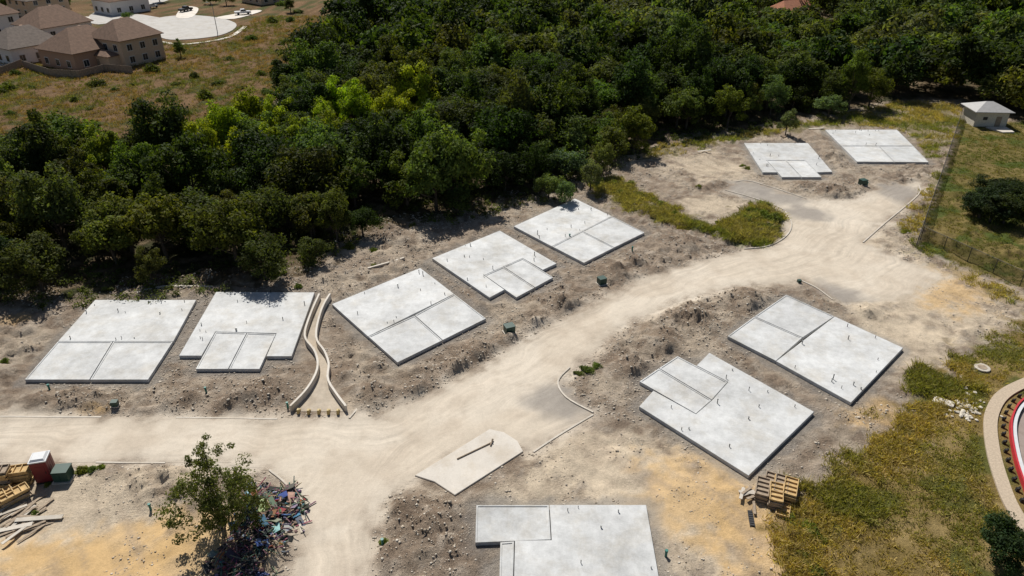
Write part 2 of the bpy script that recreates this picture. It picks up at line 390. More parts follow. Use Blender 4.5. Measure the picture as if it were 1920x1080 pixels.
xs=axis(-70,76,.3,1.035,3000);ys=axis(22,118,.3,1.035,3000)
X,Y=np.meshgrid(xs,ys);x=X.ravel();y=Y.ravel()
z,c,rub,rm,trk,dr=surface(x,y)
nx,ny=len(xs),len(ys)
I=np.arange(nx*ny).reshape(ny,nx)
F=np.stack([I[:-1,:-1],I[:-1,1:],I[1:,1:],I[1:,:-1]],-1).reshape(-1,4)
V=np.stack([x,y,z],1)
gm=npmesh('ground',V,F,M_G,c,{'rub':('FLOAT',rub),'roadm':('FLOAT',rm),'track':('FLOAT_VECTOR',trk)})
gm.polygons.foreach_set('use_smooth',[True]*len(gm.polygons))
g=obj('ground',gm);g['kind']='structure'
sel=(dr[F].max(1)<.3)
Fr=F[sel];uq,inv=np.unique(Fr,return_inverse=True);Fr=inv.reshape(Fr.shape)
Vr=V[uq].copy();Vr[:,2]=.012
rmesh=npmesh('road',Vr,Fr,M_G,c[uq],{'rub':('FLOAT',rub[uq]),'roadm':('FLOAT',rm[uq]),'track':('FLOAT_VECTOR',trk[uq])})
r=obj('road',rmesh);r['kind']='structure'

# ---------- slabs ----------
pipe=MB();pipe.tube([(0,0,0),(0,0,.45)],.04,8);pipe.tube([(0,0,.42),(0,0,.5)],.055,8)
PIPE=pipe.mesh('pipe_stub',M_DARK)
pipe=MB();pipe.tube([(0,0,0),(0,0,.3)],.05,8);pipe.tube([(0,0,.27),(0,0,.34)],.07,8);PIPE2=pipe.mesh('pipe_stub',M_STEEL)
def inpoly(p,poly): return sdp(np.array([p[0]]),np.array([p[1]]),poly)[0]
labs=['pale grey concrete house slab beside tree line','stepped grey concrete house slab beside drainage channel','square grey concrete slab with two garage bays','grey concrete house slab with projecting garage bays','grey concrete slab with two bays beside wood edge','small stepped concrete slab in dirt clearing','concrete slab near stone shed and fence','pale concrete slab on bare tan soil','stepped concrete slab with recessed garage bays','large concrete slab with raised corner bay']
for i,(mn,pan) in enumerate(SLABS):
    P=GP(mn,HS);cx=sum(p[0] for p in P)/len(P);cy=sum(p[1] for p in P)/len(P)
    L=[(p[0]-cx,p[1]-cy) for p in P]
    b=MB();b.prism(inset(L,.02),-.3,HS,bev=.025)
    o=obj('house_slab',b.mesh('house_slab',M_SLAB),(cx,cy,0));top(o,labs[i],'concrete slab','bare house foundation slabs')
    for q in pan:
        Q=[(p[0]-cx,p[1]-cy) for p in GP(q,HS)]
        b=MB();b.prism(inset(Q,.05),-.3,HS-.06,bev=.02)
        R1=inset(Q,.05);R2=inset(Q,.17);n=len(R1)
        for k in range(n):
            a0,a1,b1,b0=R1[k],R1[(k+1)%n],R2[(k+1)%n],R2[k]
            b.prism([a0,a1,b1,b0],HS-.059,HS-.005)
        obj('garage_bay',b.mesh('garage_bay',M_SLAB),parent=o)
    cnt=0;tries=0;xs_=[p[0] for p in L];ys_=[p[1] for p in L]
    while cnt<12 and tries<400:
        tries+=1;p=(random.uniform(min(xs_),max(xs_)),random.uniform(min(ys_),max(ys_)))
        d=inpoly(p,L)
        if d<-.2 and (cnt>6 or d>-1.0):
            s=random.uniform(.6,1.1)
            obj('pipe_stub',PIPE if cnt%3 else PIPE2,(p[0],p[1],HS-.01),random.random()*6,o,(s,s,s*random.uniform(.5,1.3)));cnt+=1

# ---------- kerbs ----------
def ribbon(poly,w,z0,z1,mb):
    n=len(poly);Lf=[];Rt=[]
    for i,p in enumerate(poly):
        a=Vector(poly[max(i-1,0)][:2]);b=Vector(poly[min(i+1,n-1)][:2]);t=(b-a).normalized();nn=Vector((-t.y,t.x))*w/2
        Lf.append((p[0]+nn.x,p[1]+nn.y));Rt.append((p[0]-nn.x,p[1]-nn.y))
    vs=[];fs=[]
    for i in range(n):
        vs+=[(*Rt[i],z0),(*Lf[i],z0),(*Lf[i],z1),(*Rt[i],z1)]
    for i in range(n-1):
        o=i*4;q=o+4
        fs+=[(o+3,q+3,q+2,o+2),(o,q,q+3,o+3),(o+2,q+2,q+1,o+1),(o+1,q+1,q,o)]
    fs+=[(0,3,2,1),((n-1)*4,(n-1)*4+1,(n-1)*4+2,(n-1)*4+3)]
    mb.add(vs,fs)
kerbs=[([(1395,467),(1440,462),(1474,443),(1484,420),(1472,397)],.12),([(1500,526),(1530,540),(1560,562)],.1),([(1112,774),(1062,746),(1046,716),(1068,690)],.12),([(1000,848),(1050,815),(1112,778)],.07),
 ([(1618,455),(1660,418),(1700,385),(1724,362),(1722,346)],.1),([(505,882),(545,920),(566,1000)],.1),([(180,867),(250,868),(310,868)],.05),([(0,781),(120,782),(190,782)],.04),([(330,783),(430,784),(520,786)],.04),([(1360,357),(1430,377),(1470,394)],.1),([(1378,341),(1412,341),(1512,373)],.08),([(655,785),(672,765)],.1)]
b=MB()
for k,hh in kerbs: ribbon(catmull(GP(k),5),.16,-.1,hh,b)
o=obj('kerb',b.mesh('kerb',M_KERB));o['kind']='structure'
b=MB()
for k in [[(258,552),(300,541),(355,540),(400,541)],[(690,506),(740,492),(758,486)]]: ribbon(catmull(GP(k),5),.25,-.2,.3,b)
top(obj('low_wall',b.mesh('low_wall',M_KERB)),'low concrete edging wall behind slabs','low wall')

# ---------- drainage channel ----------
e=obj('drainage_channel',None,(*G(600,680),0));top(e,'curved concrete drainage channel between house slabs','drain')
ox,oy=G(600,680)
loc=lambda P:[(p[0]-ox,p[1]-oy) for p in P]
def resamp(P,n):
    P=np.array(P);s=np.r_[0,np.cumsum(np.hypot(*np.diff(P,axis=0).T))];t=np.linspace(0,s[-1],n)
    return list(zip(np.interp(t,s,P[:,0]),np.interp(t,s,P[:,1])))
LA=loc(resamp(catmull(FLL,4),30));LB=loc(resamp(catmull(FLR,4),30))
b=MB()
b.add([(*p,.03) for p in LA]+[(*p,.03) for p in LB],[(i,i+1,31+i,30+i) for i in range(29)])
obj('channel_floor',b.mesh('channel_floor',concretemat('silted_concrete',(.40,.34,.265),.2)),parent=e)
for P in (LA,LB):
    b=MB();ribbon(P,.2,-.1,.7,b);obj('channel_wall',b.mesh('channel_wall',M_PAD),parent=e)
bb=MB();bb.box((0,0,.24),(.2,.34,.5),taper=.85);bb.box((0,.3,.1),(.18,.4,.2),taper=.8);BAF=bb.mesh('baffle',M_YEL)  # low baffle teeth standing in the channel mouth
for p in [(560,775),(579,776),(598,776),(616,776),(634,776)]:
    top(obj('baffle',BAF,(*G(*p),0)),'short yellowish block at channel mouth','baffle','yellowish blocks at drain mouth')
b=MB();b.prism(PADP,-.1,.12,bev=.03);top(obj('concrete_pad',b.mesh('concrete_pad',M_PAD)),'cream concrete crossing pad at road edge','concrete pad')
p=G(857,860,.2);q=G(922,829,.2)
b=MB();b.tube([(p[0],p[1],.18),(q[0],q[1],.18)],.06,10);b.tube([(q[0]-.1,q[1]-.4,.22),(q[0]+.1,q[1]+.3,.26)],.07,8);b.tube([(q[0],q[1],.2),(q[0]+.05,q[1]+.1,.5)],.04,8)
top(obj('pipe',b.mesh('pipe',M_WOODG)),'long brown pipe lying on concrete pad','pipe')

# ---------- foliage ----------
def unit(a): return a/(np.linalg.norm(a,axis=1,keepdims=True)+1e-9)
def leafcloud(cen,rad,n,size,rg,flat=.85,shade=None,asp=.5):
    k=len(cen);idx=np.repeat(np.arange(k),n);d=unit(rg.normal(size=(k*n,3)))
    r=rad[idx]*(.5+.62*rg.random(k*n));pos=cen[idx]+d*r[:,None]*np.array([1,1,flat])
    nrm=unit(d+.75*rg.normal(size=d.shape)+np.array([0,0,.5]));t=unit(np.cross(nrm,rg.normal(size=d.shape)));bt=np.cross(nrm,t)
    s=size*(.6+.8*rg.random(k*n))[:,None]
    V=np.stack([pos+t*s,pos+bt*s*asp,pos-t*s,pos-bt*s*asp],1).reshape(-1,3)
    F=np.arange(len(V)).reshape(-1,4)
    sh=(shade[idx] if shade is not None else 1)*(.7+.6*rg.random(k*n))
    return V,F,np.repeat(sh,4)
def crown(seed,R=3.6,H=3.2,zc=4.6,nc=34,n=110,size=.27,crf=(.26,.42),low=-.65):
    rg=np.random.default_rng(seed);d=unit(rg.normal(size=(nc,3)));d[:,2]=np.where(d[:,2]<low,-d[:,2],d[:,2])
    rr=.35+.65*rg.random(nc)**.6
    lob=1+.3*np.sin(np.arctan2(d[:,1],d[:,0])*rg.integers(2,4)+rg.random()*6)
    cen=d*rr[:,None]*np.array([R,R,H])*lob[:,None]*.8;cen[:,2]+=zc
    rad=rg.uniform(*crf,nc)*R
    sh=rg.uniform(.65,1.4,nc)
    V,F,s=leafcloud(cen,rad,n,size,rg,.8,sh)
    hue=np.repeat(rg.random(len(F)),4)
    T=np.stack([s*(1+.2*(hue-.5)),s,s*(1-.3*(hue-.5))],1)
    return V,F,T,cen
def trunkmesh(seed,cen,h=4.0,r=.2):
    rg=random.Random(seed);b=MB()
    fx,fy=rg.uniform(-.4,.4),rg.uniform(-.4,.4)
    b.tube([(0,0,-.4),(0,0,.05),(fx*.3,fy*.3,h*.4),(fx,fy,h*.8),(fx*1.2,fy*1.3,h*1.15)],[r*1.6,r*1.15,r*.85,r*.55,r*.2],8)
    for i in range(6):
        c=cen[(i*5)%len(cen)];z0=h*rg.uniform(.3,.8);k=z0/h
        b.tube([(fx*k,fy*k,z0),((fx*k+c[0])/2,(fy*k+c[1])/2,(z0+c[2])/2-.15),tuple(c)],[r*.5,r*.33,r*.12],5)
    return b.mesh('trunk',M_BARK,smooth=True)
CR=[];TRK=[]
for i in range(9):
    V,F,T,cen=crown(100+i,R=[3.7,4.0,3.5,3.9,3.4,4.2,3.7,2.9,4.1][i],H=[3.1,2.8,3.5,3.2,3.8,2.7,3.3,4.1,3.5][i],nc=[50,54,48,52,48,56,50,48,58][i],zc=[3.8,3.5,4.2,3.8,4.4,3.4,3.9,4.6,4.1][i],n=130,size=.175,crf=(.16,.32))
    CR.append(npmesh('crown',V,F,M_LEAF,T));TRK.append(trunkmesh(i,cen))
def tree(x,y,s,col,v=None,label='dense green broadleaf tree in the wood',group='trees of the dense wood',sz=None,z=None):
    v=random.randrange(len(CR)) if v is None else v
    zz=tz(x,y)-.1 if z is None else z
    e=obj('tree',None,(x,y,zz),random.random()*6.28,None,(s,s,sz or s*random.uniform(.75,1.2)))
    top(e,label,'tree',group)
    obj('trunk',TRK[v],parent=e);c=obj('crown',CR[v],parent=e);c.color=(*col,1);return e
def hue(base,v=.25):
    k=random.uniform(1-v,1+v);return (base[0]*k*random.uniform(.88,1.18),base[1]*k,base[2]*k*random.uniform(.7,1.3))
DK=(.036,.058,.014);OL=(.074,.086,.020);MID=(.078,.115,.024);BR=(.24,.30,.022);DUL=(.092,.115,.038);WIL=(.125,.165,.062)
bright=[(470,205,1.0),(520,215,1.05),(548,190,.9),(600,205,.95),(640,190,1.2),(668,215,1.1),(700,205,.9),(745,205,1.15),(785,185,1.25),(810,220,.95),(420,245,1.1),(385,270,1.0),(445,270,.9),(192,285,1.05),(165,305,.7),(610,245,.9),(560,250,.9),(720,245,.8),(500,250,.8)]
explicit=[]
for (px,py,s) in bright:
    xx,yy=G(px,py,6.0);explicit.append((xx,yy,s));tree(xx,yy,s,hue(BR if px>250 else (.17,.22,.025),.22),v=random.choice([2,4,7,8,0]),label='bright yellow-green tree in the wood',group='bright trees of the wood',sz=s*1.15)  # leaf colour set brighter and yellower than the rest of the wood
mids=[(850,140,1.2),(915,150,1.2),(1600,160,1.2),(1640,155,1.0),(1420,70,1.4),(870,220,1.0),(930,205,1.0),(1370,190,1.1),(1190,235,1.1),(1060,180,1.2),(60,350,1.0),(20,350,1.0),(200,430,1.1),(760,330,1.2),(330,330,1.0),(660,330,1.0)]
for (px,py,s) in mids:
    xx,yy=G(px,py,5);explicit.append((xx,yy,s));tree(xx,yy,s,hue((.10,.135,.025),.15))
for (px,py,s) in [(1000,240,.9),(960,262,.9),(1060,290,.9),(1110,312,.6),(1030,325,.6),(1080,270,.8),(1010,285,.8),(940,230,.9),(410,335,.8),(960,300,.8),(1130,285,.6),(1060,335,.5),(1560,185,.8),(1480,215,.6),(1450,180,.9)]:
    xx,yy=G(px,py,4);explicit.append((xx,yy,s));tree(xx,yy,s,hue(WIL,.12),label='pale grey-green willow-like tree at wood edge',group='pale trees at the wood edge')
cand=[];step=5.3;gy=46.
while gy<330:
    st=step if gy<150 else step*1.2 if gy<210 else step*1.45
    gx=-260.
    while gx<300:
        X0=gx+random.uniform(-.5,.5)*st;Y0=gy+random.uniform(-.5,.5)*st
        if abs(X0)<Y0*.78+9: cand.append((X0,Y0,st/step))
        gx+=st
    gy+=st*.88
ca=np.array(cand);sdv=sdp(ca[:,0],ca[:,1],FOREST)+(fbm(ca[:,0]*.15,ca[:,1]*.15,44)-.5)*5
ca=ca[sdv<-.5];sdv=sdv[sdv<-.5]
keep=np.ones(len(ca),bool)
E=np.array([(a,b) for a,b,_ in explicit])
glade=fbm(ca[:,0]*.045,ca[:,1]*.03,55)
for i in range(len(ca)):
    dx=abs(E[:,0]-ca[i,0]);dy=E[:,1]-ca[i,1]
    if np.min(np.hypot(dx,dy))<3.2 : keep[i]=False
    if np.any((dx[:len(bright)]<3)&(dy[:len(bright)]>0)&(dy[:len(bright)]<5)): keep[i]=False
    if ca[i,1]>190 and ca[i,0]>40 and glade[i]>.62: keep[i]=False
ca=ca[keep];sdv=sdv[keep]
order=np.argsort(np.hypot(ca[:,0],ca[:,1]));ca=ca[order];sdv=sdv[order]
def treecol(x,y):
    a=float(fbm(np.array([x*.05]),np.array([y*.05]),61)[0])+random.uniform(-.22,.22)
    if y>170 and x>10: base=DUL if a>.45 else MID
    elif x<-20 and y<95: base=OL if a>.40 else DK
    else: base=DK if a<.45 else (MID if a<.6 else OL)
    return hue(base,.32)
NI=245
for i in range(min(NI,len(ca))):
    X0,Y0,k=ca[i]
    if sdv[i]>-3: s=random.uniform(.55,1.05)
    else: s=random.choice([random.uniform(.8,1.05),random.uniform(1.0,1.25),random.uniform(1.25,1.6)])
    tree(X0,Y0,s*k**.6,treecol(X0,Y0))
far=[]
for i in range(6):
    far.append(crown(300+i,R=3.8,H=3.4,zc=4.0,nc=34,n=42,size=.34,crf=(.2,.38)))
Vs=[];Ts=[]
for i in range(NI,len(ca)):
    X0,Y0,k=ca[i];V,F,T,_=far[i%6];s=random.choice([random.uniform(.7,1.0),random.uniform(1.0,1.55)])*k**.7;a=random.random()*6.28
    R=np.array([[math.cos(a),-math.sin(a),0],[math.sin(a),math.cos(a),0],[0,0,1]])
    Vs.append((V@R.T)*s*np.array([1,1,random.uniform(.75,1.2)])+np.array([X0,Y0,0]));Ts.append(T*np.array(treecol(X0,Y0)))
V=np.concatenate(Vs);T=np.concatenate(Ts)
fo=obj('distant_wood',npmesh('distant_wood',V,np.arange(len(V)).reshape(-1,4),M_LEAF,T));fo.color=(1,1,1,1);fo['kind']='stuff'
top(fo,'dense dark green wood stretching into the distance','wood')
print('TREES',len(ca))
rg=np.random.default_rng(5)
us=rg.uniform([-75,58],[75,150],(7500,2));q=sdp(us[:,0],us[:,1],FOREST);n_=fbm(us[:,0]*.2,us[:,1]*.2,71);us=us[(q<2.0)&(q>-9)&(n_>.40)]
cen=np.concatenate([us,np.full((len(us),1),.35)],1);rad=rg.uniform(.2,1.15,len(us))
V,F,s=leafcloud(cen,rad,60,.14,rg,.75,rg.uniform(.6,1.4,len(us)))
T=s[:,None]*np.array([.11,.13,.038])
o=obj('undergrowth',npmesh('undergrowth',V,F,M_LEAF,T));o['kind']='stuff';top(o,'low scrub along the edge of the wood','undergrowth')

SH=[]
for i in range(4):
    rg=np.random.default_rng(700+i);nc=16;d=unit(rg.normal(size=(nc,3)));d[:,2]=abs(d[:,2])
    cen=d*rg.uniform(.3,.85,nc)[:,None]*np.array([1,1,.8]);rad=rg.uniform(.22,.45,nc)
    V,F,s=leafcloud(cen,rad,110,.085,rg,.8,rg.uniform(.6,1.4,nc));SH.append(npmesh('shrub',V,F,M_LEAF,np.stack([s,s,s],1)))
def shrub(px,py,r,col=MID,label='small green shrub on dry ground',grp='scattered shrubs'):
    X0,Y0=G(px,py);s=r
    o=obj('shrub',random.choice(SH),(X0,Y0,tz(X0,Y0)-.05),random.random()*6,None,(s,s,s*random.uniform(.7,1)));o.color=(*hue(col,.15),1)
    return top(o,label,'shrub',grp)
for a in [(1430,408,1.7),(1410,398,1.3),(1452,415,1.5),(1445,430,1.3),(1420,425,1.2),(1405,415,1.0),(1438,392,1.0),(1100,697,.8),(1085,702,.6),(1118,690,.6),(1285,412,.7),(1310,352,.6),(1400,318,.8),(1392,312,.6),(1310,262,1.0),(320,985,.35),(10,680,.6),(175,882,.6),(155,885,.8),(190,880,.5),(90,908,.4),(655,465,1.0),(700,500,.5),(1240,385,.9),(1200,370,1.0),(1160,365,1.0),(1180,352,1.1),(1225,378,.8),(1265,405,.8),(720,1020,.5),(1330,435,.7),(1370,425,.6),(1300,420,.8),(1225,392,.8),(1520,1000,.9),(1500,990,.7),(1540,1020,.6),(1515,1050,.8),(1480,975,.6),(1530,1080,.9),(1500,1040,.6),(65,965,.5),(1700,440,1.0),(1735,460,.8),(1345,418,.5),(1150,350,1.1),(1130,345,1.2),(1215,395,.6),(480,480,1.0),(700,470,.8),(240,572,.7),(560,540,.7)]:
    shrub(*a,col=(.15,.185,.035))
for a in [(285,135,3.0),(510,42,3.0),(185,160,2.4),(385,185,2.6),(408,158,1.8),(430,112,1.8),(365,145,1.8),(60,165,1.2),(140,190,1.4),(300,190,1.4),(470,75,2.2),(560,24,2.4),(215,170,1.2),(12,170,2.4),(30,140,2),(100,220,1.4),(450,168,1.3),(180,235,1.3),(520,122,2.2),(250,215,1.5),(540,80,2),(580,60,2.5),(350,215,1.6),(490,140,1.6),(330,160,1.3),(60,240,1.6),(530,10,2.6),(545,40,2.4),(250,160,1.0),(170,205,1.0),(410,210,1.6),(340,245,1.6),(120,260,1.8),(20,215,1.3),(500,175,1.8)]:
    shrub(*a,col=(.085,.115,.025),label='rounded green bush in dry field',grp='bushes of the dry field')
for (px,py,s) in [(340,108,.6),(250,18,.7),(75,12,.8),(125,16,.9),(15,25,.9),(165,64,.4),(240,38,.5),(425,10,.8),(545,24,.8),(300,4,.9),(270,8,.8),(395,8,.7),(185,8,.7),(230,12,.6)]:
    X0,Y0=G(px,py);tree(X0,Y0,s,hue((.10,.14,.03),.2),label='small garden tree near suburban houses',group='garden trees by the houses')
for (px,py,s) in [(1835,395,.85),(1880,405,.9),(1865,375,.9),(1905,380,.8),(1822,378,.65),(1925,405,.75),(1855,400,.85),(1890,365,.75),(1840,360,.7)]:
    X0,Y0=G(px,py+16)
    tree(X0,Y0,s*.95,hue((.034,.052,.018),.1),label='dark rounded evergreen tree on lawn',group='evergreens on lawn',sz=s*.72)
V,F,T,cen=crown(501,R=4.1,H=4.6,zc=3.9,nc=120,n=95,size=.105,crf=(.08,.17),low=-.85)
k=np.clip((V[:,2]-3.8)/4.8,0,1);k=1-.4*k;V[:,0]*=k;V[:,1]*=k;V[:,2]=np.maximum(V[:,2],.15+.3*np.random.default_rng(1).random(len(V)))
nb=npmesh('crown',V,F,M_LEAF,T);X0,Y0=G(424,990)
e=obj('tree',None,(X0,Y0,.1),0,None,(1,1,1));top(e,'lone leafy tree standing beside rubbish pile','tree')
b=MB()
for i in range(14):
    a=i*.7;c=cen[i*6]
    b.tube([(math.cos(a)*.14,math.sin(a)*.14,-.4),(c[0]*.35,c[1]*.35,c[2]*.45),tuple(c*np.array([.8,.8,.95]))],[.08,.05,.015],6)
obj('trunk',b.mesh('trunk',M_BARK),parent=e)
c_=obj('crown',nb,parent=e);c_.color=(.105,.12,.037,1)
V,F,T,cen=crown(502,R=2.3,H=2.0,zc=2.2,nc=48,n=160,size=.10,crf=(.18,.32))
X0,Y0=G(1866,1062);e=obj('tree',None,(X0,Y0,0));top(e,'small dark round tree in dry grass','tree')
obj('trunk',trunkmesh(9,cen,2.2,.13),parent=e);c_=obj('crown',npmesh('crown',V,F,M_LEAF,T),parent=e);c_.color=(.035,.06,.022,1)

# ---------- grass ----------
def grass(name,poly,n,h,col,label,seed,thr=.42,rag=3.0):
    rg=np.random.default_rng(seed);P=np.array(poly);lo=P.min(0);hi=P.max(0)
    lo=np.maximum(lo,[-150,24]);hi=np.minimum(hi,[110,260])
    p=rg.uniform(lo,hi,(n*4,2));ok=(sdp(p[:,0],p[:,1],poly)+(fbm(p[:,0]*.5,p[:,1]*.5,15)-.5)*rag*2<0)&(fbm(p[:,0]*.35,p[:,1]*.35,77)+rg.uniform(-.14,.14,len(p))>thr)&(abs(p[:,0])<p[:,1]*.8+6)
    for q in [TRACKP,MANH,TOIL,ROAD]+STREETS: ok&=sdp(p[:,0],p[:,1],q)>.15
    p=p[ok][:n];z=terrain(p[:,0],p[:,1]);K=11
    idx=np.repeat(np.arange(len(p)),K);N_=len(idx)
    sc=(h*rg.uniform(.4,1.4,len(p)))[idx]
    base=np.stack([p[idx,0],p[idx,1],z[idx]],1)+rg.normal(size=(N_,3))*np.array([.16,.16,0])*(1+sc[:,None])
    lean=rg.normal(size=(N_,3))*np.array([.6,.6,0])+np.array([0,0,1]);wd=unit(rg.normal(size=(N_,3))*np.array([1,1,.0]))
    w=.028+.02*rg.random(N_)[:,None]
    t=base+lean*sc[:,None];mid=(base+t)/2+np.array([0,0,.05])
    V=np.stack([base-wd*w*.7,base+wd*w*.7,mid+wd*w,t],1).reshape(-1,3)
    k=np.repeat(rg.uniform(.6,1.4,len(p)),K)*rg.uniform(.7,1.3,N_);g_=np.clip(np.repeat(rg.random(len(p))*.5+sstep(fbm(p[:,0]*.18,p[:,1]*.18,33),.4,.62)*.6,K)[:,None],0,1)
    T=(np.array(col[0])*(1-g_)+np.array(col[1])*g_)*k[:,None]
    o=obj(name,npmesh(name,V,np.arange(len(V)).reshape(-1,4),M_GRASSL,np.repeat(T,4,0)));o['kind']='stuff';o.color=(1,1,1,1);top(o,label,'grass')
DRY=(.48,.355,.14);GRN=(.17,.20,.045)
grass('dry_grass',GRASS,8500,.17,(DRY,(.22,.22,.06)),'dry yellow grass on open slope',1,.34,2)
grass('slope_weeds',FRINGE,4600,.42,(DRY,(.19,.20,.05)),'tall ragged weeds along the slope edge',11,.38,4)
grass('weeds',SWALE,3200,.5,((.36,.29,.12),GRN),'tall weeds in roadside swale',2,.40)
grass('rough_grass',BACKGR,2800,.5,(DRY,GRN),'rough grass behind the slabs',3)
grass('verge_grass',VERGE,1200,.4,(DRY,GRN),'weeds along the fence line',4,.48)
grass('field_grass',FIELD,14000,.5,((.30,.175,.09),(.14,.155,.045)),'dry brown grass of open field',5,.36)
grass('lawn_grass',LAWN,5000,.14,((.24,.19,.07),(.12,.15,.03)),'short patchy lawn grass',6,.3)

# ---------- stones ----------
def rocks(n,seed):
    rg=np.random.default_rng(seed)
    p=rg.uniform([-62,24],[70,120],(n*4,2));p=p[abs(p[:,0])<p[:,1]*.78+3]
    dr,ds=sd_site(p[:,0],p[:,1]);fo=sdp(p[:,0],p[:,1],FOREST);gr=sdp(p[:,0],p[:,1],GRASS);la=sdp(p[:,0],p[:,1],LAWN)
    cl=fbm(p[:,0]*.4,p[:,1]*.4,99)+rg.uniform(-.12,.12,len(p))
    for (q,r,a) in MOUNDS: cl+=.25*np.exp(-((p[:,0]-q[0])**2+(p[:,1]-q[1])**2)/r/r*1.5)
    cl-=.13*sandy(p[:,0],p[:,1])
    ok=(dr>.25)&(ds>.1)&(fo>-4)&(gr>1)&(la>1)&(cl>.47)&(sdp(p[:,0],p[:,1],PADP)>.1)&(sdp(p[:,0],p[:,1],FLUME)>.2)
    p=p[ok][:n];z=terrain(p[:,0],p[:,1])
    s=.035+.12*rg.random(len(p))**5+ .03*rg.random(len(p));s*=1-.4*sandy(p[:,0],p[:,1])
    o=np.array([[1,0,0],[0,1,0],[-1,0,0],[0,-1,0],[0,0,.55],[0,0,-.5]],float)
    V=o[None]*s[:,None,None]*rg.uniform(.6,1.4,(len(p),6,1));a=rg.random(len(p))*6.28;ca_,sa=np.cos(a),np.sin(a)
    Vx=V[:,:,0]*ca_[:,None]-V[:,:,1]*sa[:,None];Vy=V[:,:,0]*sa[:,None]+V[:,:,1]*ca_[:,None]
    V=np.stack([Vx+p[:,0:1],Vy+p[:,1:2],V[:,:,2]+z[:,None]+s[:,None]*.15],2).reshape(-1,3)
    f=np.array([[0,1,4],[1,2,4],[2,3,4],[3,0,4],[1,0,5],[2,1,5],[3,2,5],[0,3,5]])
    F=(f[None]+np.arange(len(p))[:,None,None]*6).reshape(-1,3)
    g_=rg.random((len(p),1));T=(np.array([.42,.34,.25])*(1-g_)+np.array([.64,.58,.49])*g_)*rg.uniform(.75,1.1,(len(p),1))
    return V,F,np.repeat(T,6,0)
V,F,T=rocks(44000,3);o=obj('rubble',npmesh('rubble',V,F,M_ROCK,T));o['kind']='stuff';top(o,'loose stones and clods over bare soil','rubble')

# ---------- rubbish pile ----------
pal=[(.02,.02,.022)]*5+[(.05,.05,.055)]*4+[(.58,.58,.56)]*2+[(.25,.25,.24)]*2+[(.05,.11,.25),(.10,.20,.32),(.24,.04,.03),(.36,.15,.05),(.06,.18,.19),(.24,.18,.12),(.16,.12,.08),(.10,.08,.06),(.10,.08,.06),(.30,.27,.22)]
DP=GP([(465,915),(560,920),(560,975),(520,1060),(480,1140),(385,1100),(405,1045),(460,1010),(448,950)])
b=MB();P=np.array(DP)
pts=[(random.uniform(P[:,0].min()-.6,P[:,0].max()+.6),random.uniform(P[:,1].min()-.6,P[:,1].max()+.6)) for _ in range(1900)]
pa=np.array(pts);dd=sdp(pa[:,0],pa[:,1],DP)+(fbm(pa[:,0]*.8,pa[:,1]*.8,4)-.45)*3.6;zz=terrain(pa[:,0],pa[:,1])
for i,p in enumerate(pts):
    if dd[i]>random.uniform(-.4,.7): continue
    t=random.random();hh=zz[i]+random.uniform(0,.5)*min(1,max(0,-dd[i]))
    cc=random.choice(pal);cc=tuple(q*random.uniform(.5,1.1) for q in cc)
    if t<.45: d=(random.uniform(.5,1.9),random.uniform(.03,.1),random.uniform(.02,.06));cc=(.26*random.uniform(.3,1.2),.20*random.uniform(.3,1.1),.12)
    elif t<.78: d=(random.uniform(.1,.35),random.uniform(.06,.25),random.uniform(.02,.05))
    elif t<.86: d=(random.uniform(.6,1.2),random.uniform(.3,.8),.03)
    else: d=(random.uniform(.1,.4),random.uniform(.1,.28),random.uniform(.08,.22))
    b.box((p[0],p[1],hh+.08),d,random.random()*6.3,random.uniform(-.5,.5),random.uniform(-.5,.5),cc,random.uniform(.4,1))
o=obj('rubbish_pile',b.mesh('rubbish_pile',M_TINT,True));o['kind']='stuff';top(o,'heap of mixed colourful building rubbish beside tree','rubbish pile')

# ---------- timber ----------
def panelmesh(L,W,H,bars,mat):
    b=MB();t=.06
    for s in(-1,1): b.box((0,s*(W-t)/2,0),(L,t,H))
    for i in range(bars): b.box((-L/2+t/2+(L-t)*i/(bars-1),0,0),(t,W-2*t-.004,H*.96))
    b.box((0,0,-H/2+.02),(L-.13,W-.13,.02))
    return b.mesh('timber_form_panel',mat)
PM=[panelmesh(2.0,1.0,.17,5,M_WOOD),panelmesh(2.0,1.0,.17,5,M_WOODG)]
def stack(px,py,yaw,n,v,lab,grp,dz=.19):
    X0,Y0=G(px,py);z0=tz(X0,Y0)+.1
    for i in range(n):
        o=obj('timber_form_panel',PM[v if random.random()<.8 else (v+1)%2],(X0+random.uniform(-.1,.1),Y0+random.uniform(-.1,.1),z0+i*dz),yaw+random.uniform(-.08,.08))
        top(o,lab,'timber panel',grp)
for (px,py,a,n,v) in [(2,915,.15,9,0),(38,905,.2,8,0),(30,938,.9,5,0),(2,945,.9,4,1)]:
    stack(px,py,a,n,v,'yellow timber form panel in tall stack','stacked form panels by road')
ya=math.radians(-22)
for (px,py,n,v) in [(1428,928,4,1),(1452,940,5,1),(1480,930,5,0),(1444,914,3,1),(1466,954,2,1),(1462,922,5,0)]:
    stack(px,py,ya+math.pi/2,n,v,'timber form frame in stack beside slab','stacked form panels beside slab')
PL=MB();PL.box((0,0,0),(2.6,.2,.045));PLM=[PL.mesh('plank',M_WOODG)];PL=MB();PL.box((0,0,0),(2.6,.25,.05));PLM.append(PL.mesh('plank',M_KERB))
for i in range(30):
    far_=i%3==0
    px,py=(random.uniform(1380,1430),random.uniform(925,960)) if far_ else (random.uniform(10,75),random.uniform(945,1000))
    X0,Y0=G(px,py);k=.5 if far_ else 1
    o=obj('plank',PLM[i%4==0],(X0,Y0,tz(X0,Y0)+.12+random.random()*.12),random.uniform(-.3,1.4),None,(k,1,1));o.rotation_euler[1]=random.uniform(-.05,.05)
    top(o,'loose weathered plank lying on the soil','plank','loose planks')
